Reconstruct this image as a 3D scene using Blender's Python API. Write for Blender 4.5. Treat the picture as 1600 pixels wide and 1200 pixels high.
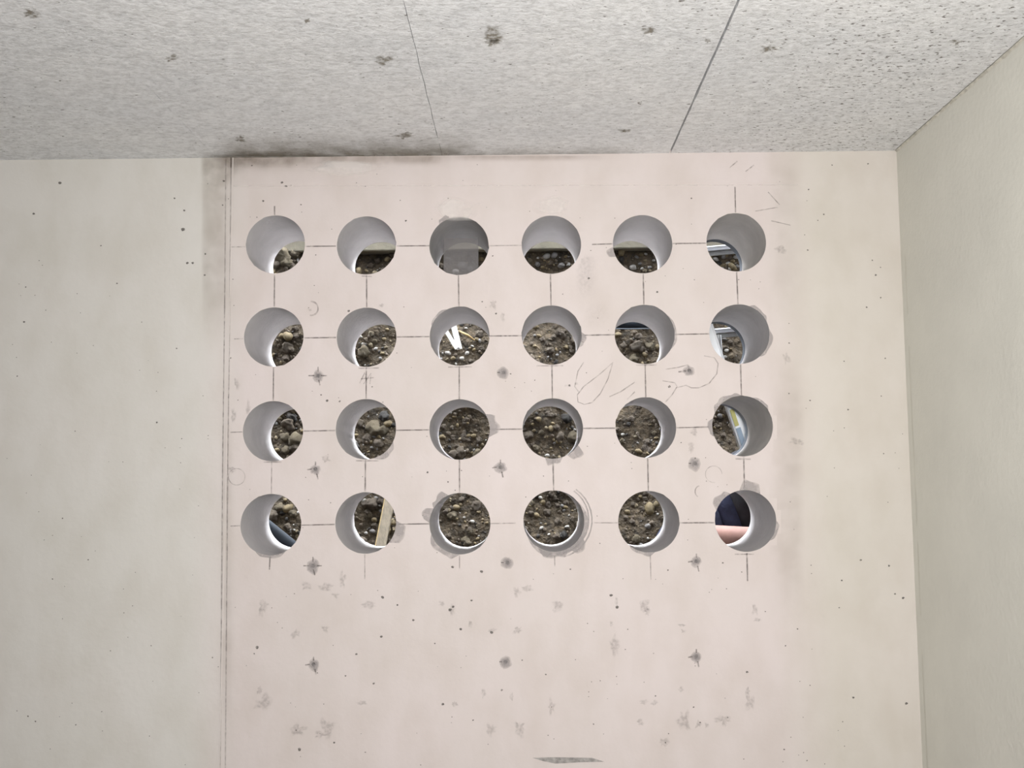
import bpy, bmesh, math, random
from mathutils import Vector, noise, Matrix
from mathutils.geometry import tessellate_polygon
random.seed(7)
for o in list(bpy.data.objects): bpy.data.objects.remove(o)
S = bpy.context.scene
COL = S.collection

# ------------------------------------------------------------------ camera
CAM = Vector((0, -2.42, 1.6)); FPX = 1500.0
PITCH, YAW, ROLL = 0.09966, -0.01055, -0.00698
fw = Vector((math.sin(YAW)*math.cos(PITCH), math.cos(YAW)*math.cos(PITCH), math.sin(PITCH)))
rt0 = Vector((math.cos(YAW), -math.sin(YAW), 0)); up0 = rt0.cross(fw)
rt = math.cos(ROLL)*rt0 + math.sin(ROLL)*up0
up = -math.sin(ROLL)*rt0 + math.cos(ROLL)*up0
cd = bpy.data.cameras.new('camera'); cam = bpy.data.objects.new('camera', cd); COL.objects.link(cam)
cd.sensor_width = 36; cd.lens = FPX/1600*36; cd.clip_start = 0.05
m = Matrix((rt, up, -fw)).transposed().to_4x4(); m.translation = CAM
cam.matrix_world = m
S.camera = cam

# ------------------------------------------------------------------ light
w = bpy.data.worlds.new('overcast_sky'); S.world = w; w.use_nodes = True
bg = w.node_tree.nodes['Background']; bg.inputs[0].default_value = (0.92, 0.955, 1.0, 1); bg.inputs[1].default_value = 23.0
ld = bpy.data.lights.new('work_lamp', 'AREA'); ld.shape = 'DISK'; ld.size = 0.55; ld.energy = 57; ld.color = (1.0, 0.985, 0.965)
lo = bpy.data.objects.new('work_lamp', ld); COL.objects.link(lo)
lo.location = (0.10, -2.62, 1.78); lo.rotation_euler = (math.radians(93), 0, 0)
vs = S.view_settings; vs.view_transform = 'Standard'; vs.look = 'None'; vs.exposure = 0.0; vs.gamma = 1.0; vs.use_curve_mapping = False

# ------------------------------------------------------------------ measuring helpers
def at(u, v, y):
    """point on the vertical plane at depth y seen at pixel (u, v) of the 1600x1200 photograph"""
    d = fw + rt*((u-800)/FPX) + up*((600-v)/FPX)
    return CAM + d*((y-CAM.y)/d.y)
def wl(u, v): return at(u, v, 0.0)
CEIL = 2.44
def cl(u, v):
    d = fw + rt*((u-800)/FPX) + up*((600-v)/FPX)
    return CAM + d*((CEIL-CAM.z)/d.z)
def pix(p):
    q = p-CAM; return (800+FPX*q.dot(rt)/q.dot(fw), 600-FPX*q.dot(up)/q.dot(fw))

# ------------------------------------------------------------------ materials
def mat(name, col, rough=0.8, var=0.0, scale=8, bump=0.0, bscale=60, metal=0.0, alpha=None, spec=None, col2=None, stretch=(1,1,1)):
    M = bpy.data.materials.new(name); M.use_nodes = True; n = M.node_tree.nodes; L = M.node_tree.links
    b = n['Principled BSDF']; b.inputs['Roughness'].default_value = rough; b.inputs['Metallic'].default_value = metal
    if spec is not None: b.inputs['Specular IOR Level'].default_value = spec
    tc = n.new('ShaderNodeTexCoord'); mp = n.new('ShaderNodeMapping'); mp.inputs['Scale'].default_value = stretch
    L.new(tc.outputs['Object'], mp.inputs[0])
    nz = n.new('ShaderNodeTexNoise'); nz.inputs['Scale'].default_value = scale; nz.inputs['Detail'].default_value = 6; nz.inputs['Roughness'].default_value = .6
    L.new(mp.outputs[0], nz.inputs['Vector'])
    cr = n.new('ShaderNodeValToRGB'); c2 = col2 or tuple(c*(1-var) for c in col)
    cr.color_ramp.elements[0].position = .32; cr.color_ramp.elements[1].position = .68
    cr.color_ramp.elements[0].color = (*c2, 1); cr.color_ramp.elements[1].color = (*(col if col2 else tuple(min(1, c*(1+var*.5)) for c in col)), 1)
    L.new(nz.outputs['Fac'], cr.inputs[0]); L.new(cr.outputs[0], b.inputs['Base Color'])
    if bump:
        nb = n.new('ShaderNodeTexNoise'); nb.inputs['Scale'].default_value = bscale; nb.inputs['Detail'].default_value = 5
        L.new(mp.outputs[0], nb.inputs['Vector'])
        bp = n.new('ShaderNodeBump'); bp.inputs['Strength'].default_value = 1.0; bp.inputs['Distance'].default_value = bump
        L.new(nb.outputs['Fac'], bp.inputs['Height']); L.new(bp.outputs[0], b.inputs['Normal'])
    return M
def wear(name, col, alpha=0.5, nscale=40, lo_=.35, hi=.65, fade=True, rough=.9):
    """thin dirt / pencil film: covers by the 'fade' attribute times a noise"""
    M = bpy.data.materials.new(name); M.use_nodes = True; n = M.node_tree.nodes; L = M.node_tree.links
    b = n['Principled BSDF']; b.inputs['Base Color'].default_value = (*col, 1); b.inputs['Roughness'].default_value = rough
    b.inputs['Specular IOR Level'].default_value = .1
    tc = n.new('ShaderNodeTexCoord'); nz = n.new('ShaderNodeTexNoise'); nz.inputs['Scale'].default_value = nscale; nz.inputs['Detail'].default_value = 5
    L.new(tc.outputs['Object'], nz.inputs['Vector'])
    mr = n.new('ShaderNodeMapRange'); mr.inputs['From Min'].default_value = lo_; mr.inputs['From Max'].default_value = hi
    mr.inputs['To Min'].default_value = .25; mr.inputs['To Max'].default_value = 1
    L.new(nz.outputs['Fac'], mr.inputs['Value'])
    mu = n.new('ShaderNodeMath'); mu.operation = 'MULTIPLY'; mu.inputs[1].default_value = alpha; L.new(mr.outputs[0], mu.inputs[0])
    if fade:
        a = n.new('ShaderNodeAttribute'); a.attribute_name = 'fade'
        m2 = n.new('ShaderNodeMath'); m2.operation = 'MULTIPLY'; L.new(mu.outputs[0], m2.inputs[0]); L.new(a.outputs['Fac'], m2.inputs[1]); mu = m2
    L.new(mu.outputs[0], b.inputs['Alpha'])
    return M

def wall_material():
    M = bpy.data.materials.new('smooth_cast_concrete'); M.use_nodes = True; n = M.node_tree.nodes; L = M.node_tree.links
    b = n['Principled BSDF']; b.inputs['Roughness'].default_value = .75; b.inputs['Specular IOR Level'].default_value = .2
    tc = n.new('ShaderNodeTexCoord')
    def nz(sc, det=5, st=(1,1,1)):
        mp = n.new('ShaderNodeMapping'); mp.inputs['Scale'].default_value = st; L.new(tc.outputs['Object'], mp.inputs[0])
        t = n.new('ShaderNodeTexNoise'); t.inputs['Scale'].default_value = sc; t.inputs['Detail'].default_value = det; L.new(mp.outputs[0], t.inputs['Vector']); return t
    big = nz(2.2, 4); mid = nz(11, 6, (1, 1, .6)); fine = nz(55, 4)
    r1 = n.new('ShaderNodeValToRGB'); r1.color_ramp.elements[0].position = .3; r1.color_ramp.elements[1].position = .7
    r1.color_ramp.elements[0].color = (.617, .557, .533, 1); r1.color_ramp.elements[1].color = (.655, .585, .572, 1)
    L.new(big.outputs['Fac'], r1.inputs[0])
    r2 = n.new('ShaderNodeValToRGB'); r2.color_ramp.elements[0].position = .28; r2.color_ramp.elements[1].position = .6
    r2.color_ramp.elements[0].color = (.93, .92, .90, 1); r2.color_ramp.elements[1].color = (1, 1, 1, 1); L.new(mid.outputs['Fac'], r2.inputs[0])
    mx = n.new('ShaderNodeMixRGB'); mx.blend_type = 'MULTIPLY'; mx.inputs[0].default_value = 1; L.new(r1.outputs[0], mx.inputs[1]); L.new(r2.outputs[0], mx.inputs[2])
    # the bay left of the formwork joint was cast from a greyer, greener mix
    sx = n.new('ShaderNodeSeparateXYZ'); L.new(tc.outputs['Object'], sx.inputs[0])
    mr = n.new('ShaderNodeMapRange'); mr.inputs['From Min'].default_value = -.83; mr.inputs['From Max'].default_value = -.70; L.new(sx.outputs['X'], mr.inputs['Value'])
    tint = n.new('ShaderNodeMixRGB'); tint.inputs[1].default_value = (.985, 1.055, 1.03, 1); tint.inputs[2].default_value = (1, 1, 1, 1); L.new(mr.outputs[0], tint.inputs[0])
    m2 = n.new('ShaderNodeMixRGB'); m2.blend_type = 'MULTIPLY'; m2.inputs[0].default_value = 1; L.new(mx.outputs[0], m2.inputs[1]); L.new(tint.outputs[0], m2.inputs[2])
    # creamier skin on the last strip beside the side wall
    mr3 = n.new('ShaderNodeMapRange'); mr3.inputs['From Min'].default_value = .62; mr3.inputs['From Max'].default_value = .76; L.new(sx.outputs['X'], mr3.inputs['Value'])
    t3 = n.new('ShaderNodeMixRGB'); t3.inputs[1].default_value = (1, 1, 1, 1); t3.inputs[2].default_value = (.965, 1.0, .945, 1); L.new(mr3.outputs[0], t3.inputs[0])
    m3 = n.new('ShaderNodeMixRGB'); m3.blend_type = 'MULTIPLY'; m3.inputs[0].default_value = 1; L.new(m2.outputs[0], m3.inputs[1]); L.new(t3.outputs[0], m3.inputs[2])
    L.new(m3.outputs[0], b.inputs['Base Color'])
    bp = n.new('ShaderNodeBump'); bp.inputs['Strength'].default_value = .35; bp.inputs['Distance'].default_value = .002
    L.new(fine.outputs['Fac'], bp.inputs['Height']); L.new(bp.outputs[0], b.inputs['Normal'])
    return M
def ceiling_material():
    M = bpy.data.materials.new('rough_board_marked_concrete'); M.use_nodes = True; n = M.node_tree.nodes; L = M.node_tree.links
    b = n['Principled BSDF']; b.inputs['Roughness'].default_value = .9; b.inputs['Specular IOR Level'].default_value = .15
    tc = n.new('ShaderNodeTexCoord')
    def nz(sc, det, st, rough=.6):
        mp = n.new('ShaderNodeMapping'); mp.inputs['Scale'].default_value = st; L.new(tc.outputs['Object'], mp.inputs[0])
        t = n.new('ShaderNodeTexNoise'); t.inputs['Scale'].default_value = sc; t.inputs['Detail'].default_value = det; t.inputs['Roughness'].default_value = rough
        L.new(mp.outputs[0], t.inputs['Vector']); return t
    def ramp(src, p0, c0, p1, c1):
        r = n.new('ShaderNodeValToRGB'); r.color_ramp.elements[0].position = p0; r.color_ramp.elements[1].position = p1
        r.color_ramp.elements[0].color = (*c0, 1); r.color_ramp.elements[1].color = (*c1, 1); L.new(src, r.inputs[0]); return r
    def mul(a, c):
        x = n.new('ShaderNodeMixRGB'); x.blend_type = 'MULTIPLY'; x.inputs[0].default_value = 1; L.new(a, x.inputs[1]); L.new(c, x.inputs[2]); return x.outputs[0]
    strand = nz(26, 5, (1, 1.8, 1), .6)      # flat chips left by the shuttering boards
    chip = nz(76, 5, (1, 1.5, 1), .7)
    blot = nz(4, 4, (1, 1, 1))
    pits = nz(75, 3, (1, 1.7, 1), .5)
    dens = nz(2.6, 3, (1, 1, 1))
    c = mul(ramp(strand.outputs['Fac'], .30, (.84, .85, .86), .62, (.95, .96, .97)).outputs[0],
            ramp(blot.outputs['Fac'], .3, (.94, .94, .95), .7, (1, .99, .985)).outputs[0])
    c = mul(c, ramp(chip.outputs['Fac'], .33, (.73, .725, .72), .58, (1, 1, 1)).outputs[0])
    # dark blow-holes, denser towards the right-hand boards
    sx = n.new('ShaderNodeSeparateXYZ'); L.new(tc.outputs['Object'], sx.inputs[0])
    mr = n.new('ShaderNodeMapRange'); mr.inputs['From Min'].default_value = .2; mr.inputs['From Max'].default_value = .7; mr.inputs['To Min'].default_value = -.022; mr.inputs['To Max'].default_value = .035
    L.new(sx.outputs['X'], mr.inputs['Value'])
    dm = n.new('ShaderNodeMath'); dm.operation = 'MULTIPLY_ADD'; dm.inputs[1].default_value = .18; L.new(dens.outputs['Fac'], dm.inputs[0]); L.new(mr.outputs[0], dm.inputs[2])
    sb = n.new('ShaderNodeMath'); sb.operation = 'SUBTRACT'; L.new(pits.outputs['Fac'], sb.inputs[0]); L.new(dm.outputs[0], sb.inputs[1])
    pr = ramp(sb.outputs[0], .205, (.30, .28, .26), .25, (1, 1, 1))
    c = mul(c, pr.outputs[0]); L.new(c, b.inputs['Base Color'])
    ad = n.new('ShaderNodeMath'); ad.operation = 'MULTIPLY'; L.new(chip.outputs['Fac'], ad.inputs[0])
    L.new(pr.outputs[0], ad.inputs[1])
    bp = n.new('ShaderNodeBump'); bp.inputs['Strength'].default_value = .8; bp.inputs['Distance'].default_value = .0035
    L.new(ad.outputs[0], bp.inputs['Height']); L.new(bp.outputs[0], b.inputs['Normal'])
    return M

M_WALL = wall_material(); M_CEIL = ceiling_material()
M_BORE = mat('cored_concrete', (.60, .58, .585), .55, .10, 14, .0015, 70)
M_BORE_D = mat('darker_cored_concrete', (.42, .41, .415), .4, .2, 12, .0015, 60)  # darker tone for the third bore of the top row
M_BORE_W = mat('stained_cored_concrete', (.60, .575, .56), .5, .14, 12, .0015, 60)
M_SIDE = mat('grey_green_plastered_wall', (.69, .68, .615), .8, .05, 5, .001, 80, spec=.2)
M_ROOM = mat('bare_concrete', (.27, .26, .25), .9, .1, 4)
M_PENCIL = wear('pencil_graphite', (.14, .12, .115), .56, 90, .3, .55)
M_PENCIL_L = wear('faint_pencil_graphite', (.22, .19, .185), .42, 90, .35, .6)
M_SLURRY = wear('dried_drill_slurry', (.40, .37, .365), .6, 45, .25, .55)
M_SMUDGE = wear('grey_smudge', (.30, .27, .265), .26, 130, .40, .62)
M_STAIN = wear('brown_damp_stain', (.30, .24, .185), .55, 22, .30, .68)
M_PANEL = wear('pink_formwork_tone', (.62, .51, .475), .34, 7, .25, .7)
M_PALE = wear('pale_lime_bloom', (.86, .81, .78), .55, 15, .25, .6)
M_PIT = mat('dark_blow_hole', (.15, .135, .125), .95)
M_HOLE = mat('anchor_hole_inside', (.10, .095, .09), .95)
M_CHIP = mat('broken_concrete', (.33, .29, .235), .95, .4, 70, .004, 120)
M_SOIL = mat('dark_gravelly_soil', (.12, .09, .056), .75, .0, 34, .016, 48, col2=(.030, .024, .017), spec=.3)
M_FOUND = mat('weathered_foundation_concrete', (.20, .18, .135), .9, .2, 7, .003, 50)
STM = [mat('pale_quartz_pebble', (.42, .40, .37), .5, .25, 30, .001, 80), mat('grey_pebble', (.19, .18, .17), .5, .35, 30, .001, 80),
       mat('ochre_pebble', (.19, .145, .075), .6, .35, 30, .001, 80), mat('brown_pebble', (.105, .08, .055), .65, .35, 30, .002, 80),
       mat('clay_clod', (.25, .205, .135), .9, .5, 25, .006, 60), mat('dark_stone_and_cavity', (.03, .026, .022), .5, .3, 30, .002, 80)]
M_ALU = mat('brushed_aluminium', (.72, .73, .75), .32, .05, 40, metal=.85)
M_ALUW = mat('white_aluminium', (.86, .88, .90), .4, .02)
M_YEL = mat('yellow_vial', (.52, .49, .19), .3, .05)
M_BLUE = mat('blue_grey_label', (.30, .38, .48), .5, .05)
M_GREYM = mat('dull_grey_metal', (.36, .36, .35), .5, .1, 30, metal=.4)
M_SLEEVE = mat('dark_blue_grey_rubber', (.10, .115, .14), .5, .1, 30)
M_PIPE = mat('blue_black_plastic', (.03, .036, .045), .7, .1, 20, spec=.15)
M_WOOD = mat('weathered_timber', (.25, .21, .155), .8, .3, 18, .001, 60, stretch=(6, 6, .6))
M_TWIG = mat('straw_coloured_wood', (.45, .33, .15), .8, .2, 30)
M_RULE = mat('white_lacquered_wood', (.88, .87, .84), .4, .03)
M_SKIN = mat('skin', (.27, .15, .125), .6, .2, 14, spec=.3)
M_JEAN = mat('navy_cotton', (.030, .036, .075), .9, .35, 30, .002, 120)
M_JACK = mat('black_jacket_cloth', (.018, .017, .021), .9, .3, 20, .002, 120)
M_HAIR = mat('dark_hair', (.03, .022, .017), .6, .3, 60)
M_EYE = mat('eye_white', (.75, .73, .7), .2); M_IRIS = mat('brown_iris', (.06, .035, .02), .2); M_LIP = mat('lip', (.42, .17, .14), .5)
M_SHOE = mat('tan_work_boot_leather', (.16, .10, .055), .7, .2)
def smoky():
    M = bpy.data.materials.new('smoky_translucent_plastic'); M.use_nodes = True; n = M.node_tree.nodes; L = M.node_tree.links
    for x in list(n): n.remove(x)
    o = n.new('ShaderNodeOutputMaterial'); t = n.new('ShaderNodeBsdfTransparent'); t.inputs[0].default_value = (.80, .79, .79, 1)
    d = n.new('ShaderNodeBsdfPrincipled'); d.inputs['Base Color'].default_value = (.26, .245, .245, 1); d.inputs['Roughness'].default_value = .35
    mx = n.new('ShaderNodeMixShader')
    tc = n.new('ShaderNodeTexCoord'); nz = n.new('ShaderNodeTexNoise'); nz.inputs['Scale'].default_value = 22; L.new(tc.outputs['Object'], nz.inputs['Vector'])
    mr = n.new('ShaderNodeMapRange'); mr.inputs['To Min'].default_value = .28; mr.inputs['To Max'].default_value = .52; L.new(nz.outputs['Fac'], mr.inputs['Value'])
    L.new(mr.outputs[0], mx.inputs[0]); L.new(t.outputs[0], mx.inputs[1]); L.new(d.outputs[0], mx.inputs[2]); L.new(mx.outputs[0], o.inputs[0]); return M
M_SMOKY = smoky()

# ------------------------------------------------------------------ mesh helpers
def obj(name, verts, faces, material, parent=None, smooth=False, fade=None):
    me = bpy.data.meshes.new(name); me.from_pydata([tuple(v) for v in verts], [], faces); me.update()
    me.materials.append(material)
    if smooth: me.polygons.foreach_set('use_smooth', [True]*len(me.polygons))
    if fade is not None:
        a = me.attributes.new('fade', 'FLOAT', 'POINT'); a.data.foreach_set('value', fade)
    o = bpy.data.objects.new(name, me); COL.objects.link(o)
    if parent: o.parent = parent
    return o
def struct(o, label=None, cat=None):
    o['kind'] = 'structure'
    if label: o['label'] = label
    if cat: o['category'] = cat
    return o
def tag(o, label, cat, group=None):
    o['label'] = label; o['category'] = cat
    if group: o['group'] = group
    return o
def empty(name, loc):
    o = bpy.data.objects.new(name, None); COL.objects.link(o); o.location = loc; o.empty_display_size = .05; return o
def boxdata(x0, x1, y0, y1, z0, z1):
    v = [(x, y, z) for x in (x0, x1) for y in (y0, y1) for z in (z0, z1)]
    return v, [(0,1,3,2), (4,6,7,5), (0,4,5,1), (2,3,7,6), (0,2,6,4), (1,5,7,3)]
def box(name, b, material, parent=None, bevel=0):
    v, f = boxdata(*b); o = obj(name, v, f, material, parent)
    if bevel: md = o.modifiers.new('bevel', 'BEVEL'); md.width = bevel; md.segments = 2
    return o
def beam(name, a, b, wdt, dep, material, parent=None, side=None, bevel=.0015, off=(0, 0)):
    """bar of section wdt x dep from a to b; 'side' = direction of the width"""
    a = Vector(a); b = Vector(b); d = (b-a).normalized()
    s = Vector(side) if side else d.cross(Vector((0, 1, 0)))
    s = (s - d*s.dot(d)).normalized(); t = d.cross(s).normalized()
    a = a + s*off[0] + t*off[1]; b = b + s*off[0] + t*off[1]
    base = parent.matrix_world.translation if False else Vector((0, 0, 0))
    v = []
    for p in (a, b):
        for i, j in ((-1,-1), (1,-1), (1,1), (-1,1)): v.append(p + s*(i*wdt/2) + t*(j*dep/2))
    f = [(3,2,1,0), (4,5,6,7)] + [(k, (k+1) % 4, (k+1) % 4+4, k+4) for k in range(4)]
    if parent: v = [x-parent.location for x in v]
    o = obj(name, v, f, material, parent)
    if bevel: md = o.modifiers.new('bevel', 'BEVEL'); md.width = bevel; md.segments = 2
    return o
def tube(name, pts, radii, material, parent=None, seg=16, cap=True):
    pts = [Vector(p) for p in pts]; v = []; f = []
    if not hasattr(radii, '__len__'): radii = [radii]*len(pts)
    off = parent.location if parent else Vector((0, 0, 0))
    for i, p in enumerate(pts):
        d = (pts[min(i+1, len(pts)-1)]-pts[max(i-1, 0)]).normalized()
        s = d.cross(Vector((.13, .31, .94))).normalized(); t = d.cross(s)
        for k in range(seg):
            a = 2*math.pi*k/seg; v.append(p-off+(s*math.cos(a)+t*math.sin(a))*radii[i])
    for i in range(len(pts)-1):
        for k in range(seg): f.append((i*seg+k, i*seg+(k+1) % seg, (i+1)*seg+(k+1) % seg, (i+1)*seg+k))
    if cap: f.append(tuple(range(seg))[::-1]); f.append(tuple((len(pts)-1)*seg+k for k in range(seg)))
    return obj(name, v, f, material, parent, smooth=True)
def ring_tube(name, c, r_in, r_out, y0, y1, material, parent=None, seg=64):
    """open sleeve with wall thickness round a horizontal axis"""
    v = []; f = []
    for (y, r) in ((y0, r_in), (y1, r_in), (y1, r_out), (y0, r_out)):
        for k in range(seg):
            a = 2*math.pi*k/seg; v.append((c.x+r*math.cos(a), y, c.z+r*math.sin(a)))
    for i in range(4):
        j = (i+1) % 4
        for k in range(seg): f.append((i*seg+k, i*seg+(k+1) % seg, j*seg+(k+1) % seg, j*seg+k))
    return obj(name, v, f, material, parent, smooth=False)

# ------------------------------------------------------------------ the drilled wall
T = 0.27; RH = 0.0762
HOLES = {(1,1):(430.4,381.8),(1,2):(572.5,383.3),(1,3):(717.2,384),(1,4):(861.5,382.2),(1,5):(1004,381.5),(1,6):(1150.4,378.5),
 (2,1):(427.8,526.4),(2,2):(572.8,526.8),(2,3):(718.2,525),(2,4):(862,523.4),(2,5):(1007.3,522.5),(2,6):(1155.5,521.8),
 (3,1):(426.6,673.6),(3,2):(571.7,670.5),(3,3):(718.1,671),(3,4):(863.6,669.4),(3,5):(1009.2,667.8),(3,6):(1160.2,665.6),
 (4,1):(423.2,819.7),(4,2):(571.4,817),(4,3):(718.6,818.2),(4,4):(865.4,814.2),(4,5):(1013.7,815.2),(4,6):(1165,813.8)}
ANCH = [(497,587),(787,582),(1077,579),(493,733),(782,730),(1086,724),(489,884),(793,879),(1088,877),(490,1038),(790,1034),(1088,1026)]
NS = 72
WX0, WX1, WZ0, WZ1 = -3.2, 3.2, 0.0, 5.3  # unseen upper wall, raised well above the ceiling to shade the bank outside
front_loops, back_loops, bores = [], [], []
for key, (u, v) in HOLES.items():
    c = wl(u, v); fl = []; bl = []
    rnd = random.Random(key[0]*10+key[1])
    ph = rnd.random()*50; amp = rnd.uniform(.35, 1.0)
    for k in range(NS):
        a = 2*math.pi*k/NS
        nz_ = noise.noise(Vector((math.cos(a)*3+ph, math.sin(a)*3, 0)))
        chip = max(0, noise.noise(Vector((math.cos(a)*6+ph, math.sin(a)*6, 7)))-.25)
        r = RH*(1+.004*nz_*amp+.05*chip*amp)
        fl.append(Vector((c.x+r*math.cos(a), 0, c.z+r*math.sin(a))))
        bl.append(Vector((c.x+RH*math.cos(a), T, c.z+RH*math.sin(a))))
    front_loops.append(fl); back_loops.append(bl); bores.append((key, c, fl, ph))
anch_loops = []
for i, (u, v) in enumerate(ANCH):
    c = wl(u, v); r = .005
    anch_loops.append([Vector((c.x+r*math.cos(2*math.pi*k/12), 0, c.z+r*math.sin(2*math.pi*k/12))) for k in range(12)])
def plate(outer, loops, y, flip):
    polys = [[Vector((p.x, p.z, 0)) for p in outer]] + [[Vector((p.x, p.z, 0)) for p in l] for l in loops]
    tris = tessellate_polygon(polys); vv = [Vector((p.x, y, p.y)) for poly in polys for p in poly]
    ff = []
    for t in tris:
        a, b_, c_ = (vv[i] for i in t)
        nrm = (b_-a).cross(c_-a)
        ff.append(tuple(t) if (nrm.y > 0) == flip else tuple(t)[::-1])
    return vv, ff
outer = [Vector((WX0, 0, WZ0)), Vector((WX1, 0, WZ0)), Vector((WX1, 0, WZ1)), Vector((WX0, 0, WZ1))]
v1, f1 = plate(outer, front_loops+anch_loops, 0.0, False)
v2, f2 = plate(outer, back_loops, T, True)
n1 = len(v1); V = v1+v2; F = f1+[tuple(i+n1 for i in t) for t in f2]
nb_ = len(F)-len(f2)
for k in range(4): F.append((k, (k+1) % 4, n1+(k+1) % 4, n1+k))
wall = struct(obj('wall_back', V, F, M_WALL), 'pale smooth concrete basement wall drilled with twenty-four round holes', 'wall')
wall.data.materials.append(mat('unseen_dark_outer_face', (.07, .07, .075), .7, .2, 6))  # unseen outer face, made dark to cut light bounced onto the bank
wall.data.polygons.foreach_set('material_index', [1 if i >= nb_ else 0 for i in range(len(F))])

for key, c, fl, ph in bores:
    NL = 10; v = []; f = []
    rough_end = key in ((4, 2), (3, 5), (4, 3))
    for i in range(NL+1):
        s = i/NL
        for k in range(NS):
            a = 2*math.pi*k/NS
            if i == 0: v.append(fl[k]); continue
            y = T*s
            if i == NL and rough_end: y -= .022*max(0, noise.noise(Vector((math.cos(a)*9+ph, math.sin(a)*9, 3)))-.02)
            v.append((c.x+RH*math.cos(a), y, c.z+RH*math.sin(a)))
    for i in range(NL):
        for k in range(NS): f.append((i*NS+(k+1) % NS, i*NS+k, (i+1)*NS+k, (i+1)*NS+(k+1) % NS))
    mt = M_BORE_D if key == (1, 3) else M_BORE_W if key in ((1, 6), (3, 6)) else M_BORE
    obj('drilled_hole', v, f, mt, wall, smooth=True)
    if key in ((1, 6), (2, 6), (3, 6)):
        o = ring_tube('rubber_sleeve', c, RH-.0005, RH+.014, T+.0005, T+.028, M_SLEEVE, wall)
for i, (u, vv_) in enumerate(ANCH):
    c = wl(u, vv_); r = .005; v = []; f = []
    for (y, q) in ((0, r), (.03, r)):
        for k in range(12): v.append((c.x+q*math.cos(2*math.pi*k/12), y, c.z+q*math.sin(2*math.pi*k/12)))
    f = [((k+1) % 12, k, 12+k, 12+(k+1) % 12) for k in range(12)]+[tuple(12+k for k in range(12))]
    obj('anchor_hole', v, f, M_HOLE, wall)

# ---- marks on the wall: films a fraction of a millimetre thick
LAY = [0]
def lay(): LAY[0] += 1; return -.00025-LAY[0]*2e-6
def line(pts, wpx, material, name='pencil_line', parent=wall, fn=None, taper=True):
    fn = fn or wl; y = lay(); P = [fn(*p) for p in pts]; v = []; f = []; fd = []
    # resample
    R_ = []
    for a, b in zip(P, P[1:]):
        n_ = max(1, int((b-a).length/.012))
        R_ += [a.lerp(b, i/n_) for i in range(n_)]
    R_.append(P[-1]); wd = wpx/620/2; N = len(R_)
    for i, p in enumerate(R_):
        d = R_[min(i+1, N-1)]-R_[max(i-1, 0)]; s = Vector((-d.z, 0, d.x)).normalized()
        ww = wd*(1+.35*noise.noise(p*60))
        v += [(p.x+s.x*ww, y, p.z+s.z*ww), (p.x-s.x*ww, y, p.z-s.z*ww)]
        q = .55+.45*math.sin(math.pi*(i+.5)/N) if taper else 1; fd += [q, q]
    for i in range(N-1): f.append((2*i, 2*i+2, 2*i+3, 2*i+1))
    return obj(name, v, f, material, parent, fade=fd)
def blob(u, v_, ru, rv, material, name, edge=.0, rough=.35, parent=wall, n=26, seed=None):
    """irregular patch: solid core, fading to 'edge' at the outline"""
    y = lay(); c = wl(u, v_); s = seed if seed is not None else u*.37+v_*.11
    v = [(c.x, y, c.z)]; fd = [1.0]; f = []
    for ringi, (q, al) in enumerate(((.62, 1.0), (1.0, edge))):
        for k in range(n):
            a = 2*math.pi*k/n; j = 1+rough*noise.noise(Vector((math.cos(a)*1.6+s, math.sin(a)*1.6, s*.3)))+rough*.5*noise.noise(Vector((math.cos(a)*5+s, math.sin(a)*5, s)))
            v.append((c.x+ru/620*q*j*math.cos(a), y, c.z+rv/620*q*j*math.sin(a))); fd.append(al)
    for k in range(n):
        f.append((0, 1+k, 1+(k+1) % n)); f.append((1+k, 1+n+k, 1+n+(k+1) % n, 1+(k+1) % n))
    f = [t[::-1] for t in f]
    return obj(name, v, f, material, parent, fade=fd)
def in_hole(p, g=0.0):
    return any((p.x-c.x)**2+(p.z-c.z)**2 < (RH+g)**2 for _, c, _, _ in bores)
def soft(u0, v0, u1, v1, material, name, fl=.3, fr=.3, ft=.3, fb=.3, s=1.0, nx=14, nz_=14):
    """rectangular tone with soft edges (fractions of its size), cut out round the drilled holes"""
    y = lay(); v = []; fd = []; f = []
    def sm(t): t = max(0, min(1, t)); return t*t*(3-2*t)
    for j in range(nz_+1):
        for i in range(nx+1):
            a, b = i/nx, j/nz_; p = wl(u0+(u1-u0)*a, v0+(v1-v0)*b); v.append((p.x, y, p.z))
            q = s
            if fl: q *= sm(a/fl)
            if fr: q *= sm((1-a)/fr)
            if ft: q *= sm(b/ft)
            if fb: q *= sm((1-b)/fb)
            fd.append(q)
    for j in range(nz_):
        for i in range(nx):
            k = j*(nx+1)+i; mid = (Vector(v[k])+Vector(v[k+nx+2]))/2
            if any(in_hole(Vector(v[t]), .003) for t in (k, k+1, k+nx+1, k+nx+2)) or in_hole(mid, .003): continue
            f.append((k, k+nx+1, k+nx+2, k+1))
    return obj(name, v, f, material, wall, fade=fd)

# tone of the formwork panel, damp stains
soft(314, 243, 372, 560, M_STAIN, 'damp_stain', .12, .5, .02, .5, .42, 12, 20)
soft(312, 241, 420, 300, M_STAIN, 'damp_stain', .05, .6, .02, .7, .45, 12, 10)
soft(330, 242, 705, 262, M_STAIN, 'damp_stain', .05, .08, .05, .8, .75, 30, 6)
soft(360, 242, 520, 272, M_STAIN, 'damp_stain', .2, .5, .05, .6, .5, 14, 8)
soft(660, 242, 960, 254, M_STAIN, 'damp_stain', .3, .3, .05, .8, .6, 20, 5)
soft(1195, 240, 1262, 520, M_STAIN, 'damp_stain', .4, .4, .1, .4, .16, 10, 20)
soft(1195, 520, 1258, 1000, M_STAIN, 'damp_stain', .5, .2, .3, .3, .26, 10, 26)
soft(898, 396, 936, 475, M_SMUDGE, 'water_run', .3, .5, .1, .5, .55, 8, 10)
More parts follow.
